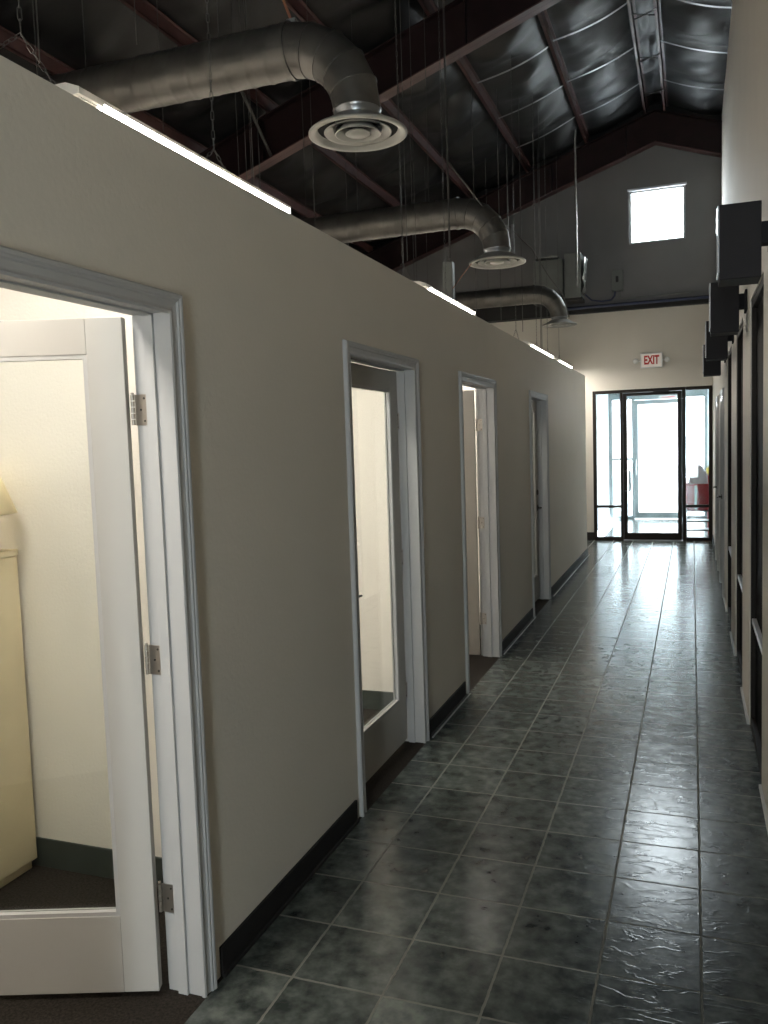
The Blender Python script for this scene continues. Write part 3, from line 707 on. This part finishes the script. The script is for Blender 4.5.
MB().tube([(-0.745, 1.55, 3.87), (-0.80, 1.50, 4.05), (-1.05, 1.2, zr(-1.05, 6.6))], 0.008, 6).build('strap', 'orange', root)
MB().box(-0.77, -0.72, 1.53, 1.57, 3.865, 3.885).build('clip', 'foil', root)



# ------------------------------------------------------------------ thin hanger wires (x, y, z_bottom)
WIRES = [(-0.95, -0.05, 3.35), (-1.25, 0.25, 3.25), (-1.60, 1.40, 3.86), (-2.1, 1.2, 2.9), (-1.3, 1.75, 3.88), (-1.9, 3.1, 2.9), (-1.2, 1.9, 2.9), (-1.45, 3.3, 2.9),
         (-2.4, 4.1, 3.0), (-1.05, 4.95, 3.87), (-1.75, 4.95, 3.87), (-0.60, 2.9, 2.9), (-2.9, 5.2, 3.0), (-0.95, 4.2, 2.9), (-1.2, 4.6, 2.9), (-1.35, 7.9, 3.2), (-1.1, 8.2, 3.2),
         (-0.9, 8.6, 3.1), (-2.0, 7.4, 3.2), (-1.65, 9.9, 3.94), (-0.95, 9.9, 3.94), (-1.0, 10.6, 2.9), (-0.75, 9.2, 2.9), (-2.6, 8.8, 3.2)]
for i, (x, y, z) in enumerate(WIRES):
    zt = zr(x, 6.77)
    tag(MB().tube([(x, y, z), (x, y, zt)], 0.0026 if y < 5 else 0.005, 6).build('hanger_wire', 'wire'), 'thin grey hanger wire dropping straight down from the dark roof', 'wire', 'roof hanger wires')
tag(MB().tube([(-0.45, 10.7, 3.98), (-0.45, 10.7, zr(-0.45, 6.76))], 0.016, 10).build('conduit_drop', 'foil'), 'bright vertical conduit dropping from the roof in front of the grey gable', 'conduit')

# ------------------------------------------------------------------ equipment on the end wall
root = empty('air_handler', (-0.70, 11.1, 3.80), 'grey boxed air handling unit with torn foil on the end wall ledge', 'air handler')
MB().box(-0.44, 0.02, -0.25, 0.10, 0.12, 0.66).build('cabinet', 'boxgrey', root, bevel=0.01)
MB().box(0.05, 0.30, -0.32, 0.10, 0.04, 0.72).build('cabinet', 'boxgrey', root, bevel=0.01)
MB().box(-0.45, 0.31, -0.30, 0.06, 0.0, 0.05).build('support_rail', 'dark', root)
P = [[(0.305+0.05*hsh(i, j)+0.03*i/5, -0.30+0.07*j, 0.10+0.11*i) for j in range(6)] for i in range(6)]
MB().grid(P).build('foil_facing', 'foil', root, solid=0.004)
P = [[(-0.42+0.09*i, -0.28+0.05*j+0.0*i, 0.685+0.035*hsh(i, j+3)) for j in range(7)] for i in range(5)]
MB().grid(P).build('foil_facing', 'foil', root, solid=0.004)
root = empty('junction_box', (0.095, 11.36, 4.13), 'small grey electrical box on the gable wall under the window', 'electrical box')
MB().box(-0.085, 0.085, -0.06, 0.04, -0.16, 0.16).build('box_body', 'boxgrey', root, bevel=0.006)
MB().box(-0.075, 0.075, -0.068, -0.06, -0.15, 0.15).build('cover', 'boxgrey', root, bevel=0.003)
MB().box(-0.02, 0.02, -0.085, -0.068, -0.03, 0.06).build('switch', 'dark', root)
pts = [(-0.40, 11.25, 3.95), (-0.30, 11.33, 3.86), (-0.15, 11.34, 3.83), (0.0, 11.34, 3.84), (0.05, 11.34, 3.90), (0.06, 11.34, 3.965)]
tag(MB().tube(pts, 0.014, 8).build('flexible_conduit', 'bluepipe'), 'dark flexible conduit looping from the air handler to the electrical box', 'conduit')
tag(MB().tube([(0.13, 11.34, 3.965), (0.14, 11.34, 3.86), (0.20, 11.34, 3.84), (1.30, 11.34, 3.86)], 0.008, 8).build('conduit', 'boxgrey'), 'thin grey conduit running right from the electrical box', 'conduit')
tag(MB().tube([(-1.5, 11.24, 3.72), (-0.3, 11.24, 3.74), (1.45, 11.24, 3.74)], 0.022, 10).build('ledge_pipe', 'bluepipe'), 'dark blue pipe lying along the ledge above the entry wall', 'pipe')
root = empty('hanging_box', (-0.835, 4.78, 3.03), 'grey-green box at the foot of the hanger post by the middle duct', 'electrical box')
MB().box(-0.045, 0.045, -0.04, 0.04, -0.10, 0.24).build('box_body', 'boxgrey', root, bevel=0.006)
MB().tube([(0, 0, 0.24), (0, 0, 0.29)], 0.014, 8).build('connector', 'wire', root)
tag(MB().tube([(-0.79, 4.74, 3.03), (-0.70, 4.66, 3.10), (-0.58, 4.60, 3.20)], 0.004, 6).build('orange_cord', 'orange'), 'thin orange cord rising from the grey-green hanging box', 'cord')

# ------------------------------------------------------------------ exit sign
root = empty('exit_sign', (0.60, Y1, 2.855), 'white exit sign with red letters above the glass entry, with two lamp heads', 'exit sign')
MB().box(-0.165, 0.165, -0.055, 0.0, -0.115, 0.115).build('housing', 'plastic', root, bevel=0.006)
MB().box(-0.15, 0.15, -0.059, -0.055, -0.10, 0.10).build('face_panel', 'exitface', root)
cu = bpy.data.curves.new('exit_letters', 'FONT'); cu.body = 'EXIT'; cu.size = 0.185; cu.align_x = 'CENTER'; cu.align_y = 'CENTER'; cu.extrude = 0.002; cu.offset = 0.006
to = bpy.data.objects.new('tmp', cu); COL.objects.link(to)
dg = bpy.context.evaluated_depsgraph_get(); me = bpy.data.meshes.new_from_object(to.evaluated_get(dg)); bpy.data.objects.remove(to)
me.transform(Matrix.Translation((0, -0.062, 0)) @ Matrix.Rotation(PI/2, 4, 'X') @ Matrix.Scale(0.60, 4, (1, 0, 0)))
me.materials.clear(); me.materials.append(MT['exitred'])
o = bpy.data.objects.new('exit_letters', me); COL.objects.link(o); o.parent = root
for s in (-1, 1):
    m = MB(); m.tube([(s*0.165, -0.03, 0.0), (s*0.20, -0.03, 0.0)], 0.012, 8)
    m.lathe([(0, 0.03), (0.025, 0.03), (0.042, 0.0), (0.042, -0.01), (0, -0.01)], n=20)
    nn = 20*5; R = Matrix.Translation((s*0.235, -0.05, 0)) @ Matrix.Rotation(-PI/2, 4, 'X')
    m.v[-nn:] = [tuple(R @ Vector(v)) for v in m.v[-nn:]]
    m.build('lamp_head', 'plastic', root)

# ------------------------------------------------------------------ sconces on the right wall
def sconce(y, label):
    root = empty('wall_sconce', (1.5, y, 2.44), label, 'wall light', 'black box wall sconces')
    MB().box(-0.20, -0.045, -0.09, 0.09, -0.15, 0.145).build('box_shade', 'sconce', root, bevel=0.003)
    MB().box(-0.207, -0.20, -0.088, 0.088, -0.12, 0.143).build('side_lens', 'sconce_face', root, bevel=0.002)
    MB().box(-0.045, -0.01, -0.035, 0.035, -0.01, 0.075).build('arm', 'sconce', root)
    MB().box(-0.012, 0.0, -0.06, 0.06, -0.03, 0.095).build('wall_plate', 'sconce', root, bevel=0.002)
    return root
s0 = sconce(1.22, 'black box wall sconce nearest the viewer, largest on the right wall')
for y, lab in ((2.90, 'second black box wall sconce from the viewer'), (4.55, 'third black box wall sconce, partly behind the second'), (6.20, 'farthest and smallest black box wall sconce')):
    c = copy_tree(s0); c.location.y = y; c.location.z = 2.435 - 0.012*(y-1.22)**0.9; c['label'] = lab

# ------------------------------------------------------------------ office furniture in the first room
root = empty('storage_cabinet', (-1.635, -0.24, 0), 'cream laminate cabinet in the first office, seen through the open glass door', 'cabinet')
MB().box(-0.32, 0.32, -0.26, 0.262, 0.04, 1.285).box(-0.30, 0.30, -0.22, 0.25, 0.0, 0.04).build('body', 'cream', root, bevel=0.003)
MB().box(-0.325, 0.325, -0.28, 0.265, 1.285, 1.31).build('top_panel', 'cream', root, bevel=0.003)
for s in (-1, 1):
    d = MB().box(min(s*0.003, s*0.317), max(s*0.003, s*0.317), -0.278, -0.262, 0.05, 1.28).build('cabinet_door', 'cream', root, bevel=0.002)
    MB().tube([(s*0.03, -0.278, 0.62), (s*0.03, -0.30, 0.63), (s*0.03, -0.30, 0.73), (s*0.03, -0.278, 0.74)], 0.005, 8).build('handle', 'darkmetal', d)
root = empty('table_lamp', (-1.37, -0.13, 1.31), 'table lamp with a cream shade standing on the cream cabinet', 'lamp')
MB().lathe([(0, 0), (0.05, 0), (0.05, 0.012), (0.02, 0.02), (0.02, 0.05), (0.04, 0.08), (0.015, 0.115), (0.010, 0.14), (0, 0.14)], n=28).build('base', 'brass', root)
MB().tube([(0, 0, 0.14), (0, 0, 0.36)], 0.005, 8).build('stem', 'brass', root)
MB().lathe([(0.158, 0.150), (0.085, 0.345)], n=36).build('lamp_shade', 'shade', root, solid=0.003)

# ------------------------------------------------------------------ cart and bins in the vestibule
root = empty('utility_cart', (1.29, 12.10, 0), 'dark metal utility cart parked in the vestibule behind the right sidelight', 'cart')
m = MB()
for sx in (-1, 1):
    for sy in (-1, 1): m.tube([(sx*0.19, sy*0.16, 0.06), (sx*0.19, sy*0.16, 0.46)], 0.013, 8)
m.build('frame', 'cartmetal', root)
MB().tube([(-0.19, 0.16, 0.46), (-0.19, 0.22, 0.86), (0.19, 0.22, 0.86), (0.19, 0.16, 0.46)], 0.010, 8).build('push_handle', 'cartmetal', root)
for z, mt in ((0.44, 'cartmetal'), (0.27, 'cartmetal'), (0.12, 'cartmetal')):
    MB().box(-0.20, 0.20, -0.175, 0.175, z-0.022, z).build('shelf', mt, root, bevel=0.004)
for sx in (-1, 1):
    for sy in (-1, 1):
        m = MB().lathe([(0, -0.014), (0.036, -0.014), (0.038, 0), (0.036, 0.014), (0, 0.014)], n=18)
        R = Matrix.Translation((sx*0.19, sy*0.16, 0.038)) @ Matrix.Rotation(PI/2, 4, 'Y'); m.v = [tuple(R @ Vector(v)) for v in m.v]
        m.build('wheel', 'cartmetal', root)
def tub_mb(wb, db, wt, dt, h, t=0.006):
    def ring(w, d, z, n=8, r=0.04):
        out = []
        for cx, cy, a0 in ((1, 1, 0), (-1, 1, 1), (-1, -1, 2), (1, -1, 3)):
            for k in range(n): 
                a = (a0 + k/(n-1))*PI/2; out.append((cx*(w-r)+r*math.cos(a), cy*(d-r)+r*math.sin(a), z))
        return out + [out[0]]
    return MB().grid([[(0, 0, 0.001)]*33, ring(wb, db, 0.0), ring(wt, dt, h), ring(wt+0.012, dt+0.012, h), ring(wt+0.012, dt+0.012, h-0.015)], False)
root = empty('red_tub', (1.275, 12.08, 0.442), 'red plastic tub on the cart in the vestibule, holding a white bag', 'tub')
tub_mb(0.165, 0.13, 0.180, 0.145, 0.43).build('tub_body', 'red', root, solid=0.004)
MB().box(-0.045, -0.005, -0.152, -0.146, 0.02, 0.40).build('pale_stripe', 'bag', root)
root = empty('plastic_bag', (1.30, 12.08, 0.66), 'crumpled white plastic bag bulging out of the red tub', 'bag')
P = []
for i in range(17):
    t = i/16; row = []
    for k in range(29):
        th = 2*PI*(k % 28)/28
        r = (0.145*(1-t**3.5)**0.5 if t < 1 else 0.0)*(1+0.20*(hsh(k % 28, i//3)-0.5)+0.12*math.sin(3*th+4*t))
        row.append((r*math.cos(th)*1.05 - 0.02*t, r*math.sin(th)*0.85, t*0.50 + 0.035*math.sin(2*th+1)*t + 0.02*math.sin(5*th)*(1-t)))
    P.append(row)
MB().grid(P).build('bag_body', 'bag', root)
MB().tube([(-0.03, 0, 0.47), (-0.04, 0.0, 0.53), (-0.01, 0.01, 0.56)], [0.035, 0.014, 0.03], 8).build('knot', 'bag', root)
root = empty('red_bin', (1.50, 12.42, 0), 'narrow red bin standing beside the cart in the vestibule', 'bin')
tub_mb(0.06, 0.07, 0.075, 0.085, 0.98).build('bin_body', 'red', root, solid=0.004)
root = empty('yellow_ball', (1.50, 12.42, 1.065), 'round yellow plastic ball on top of the narrow red bin', 'ball')
MB().lathe([(0.0, -0.085)] + [(0.088*math.cos(a), 0.088*math.sin(a)) for a in [(-1.3+2.6*k/12) for k in range(13)]] + [(0, 0.088)], n=24).build('ball', 'yellow', root)
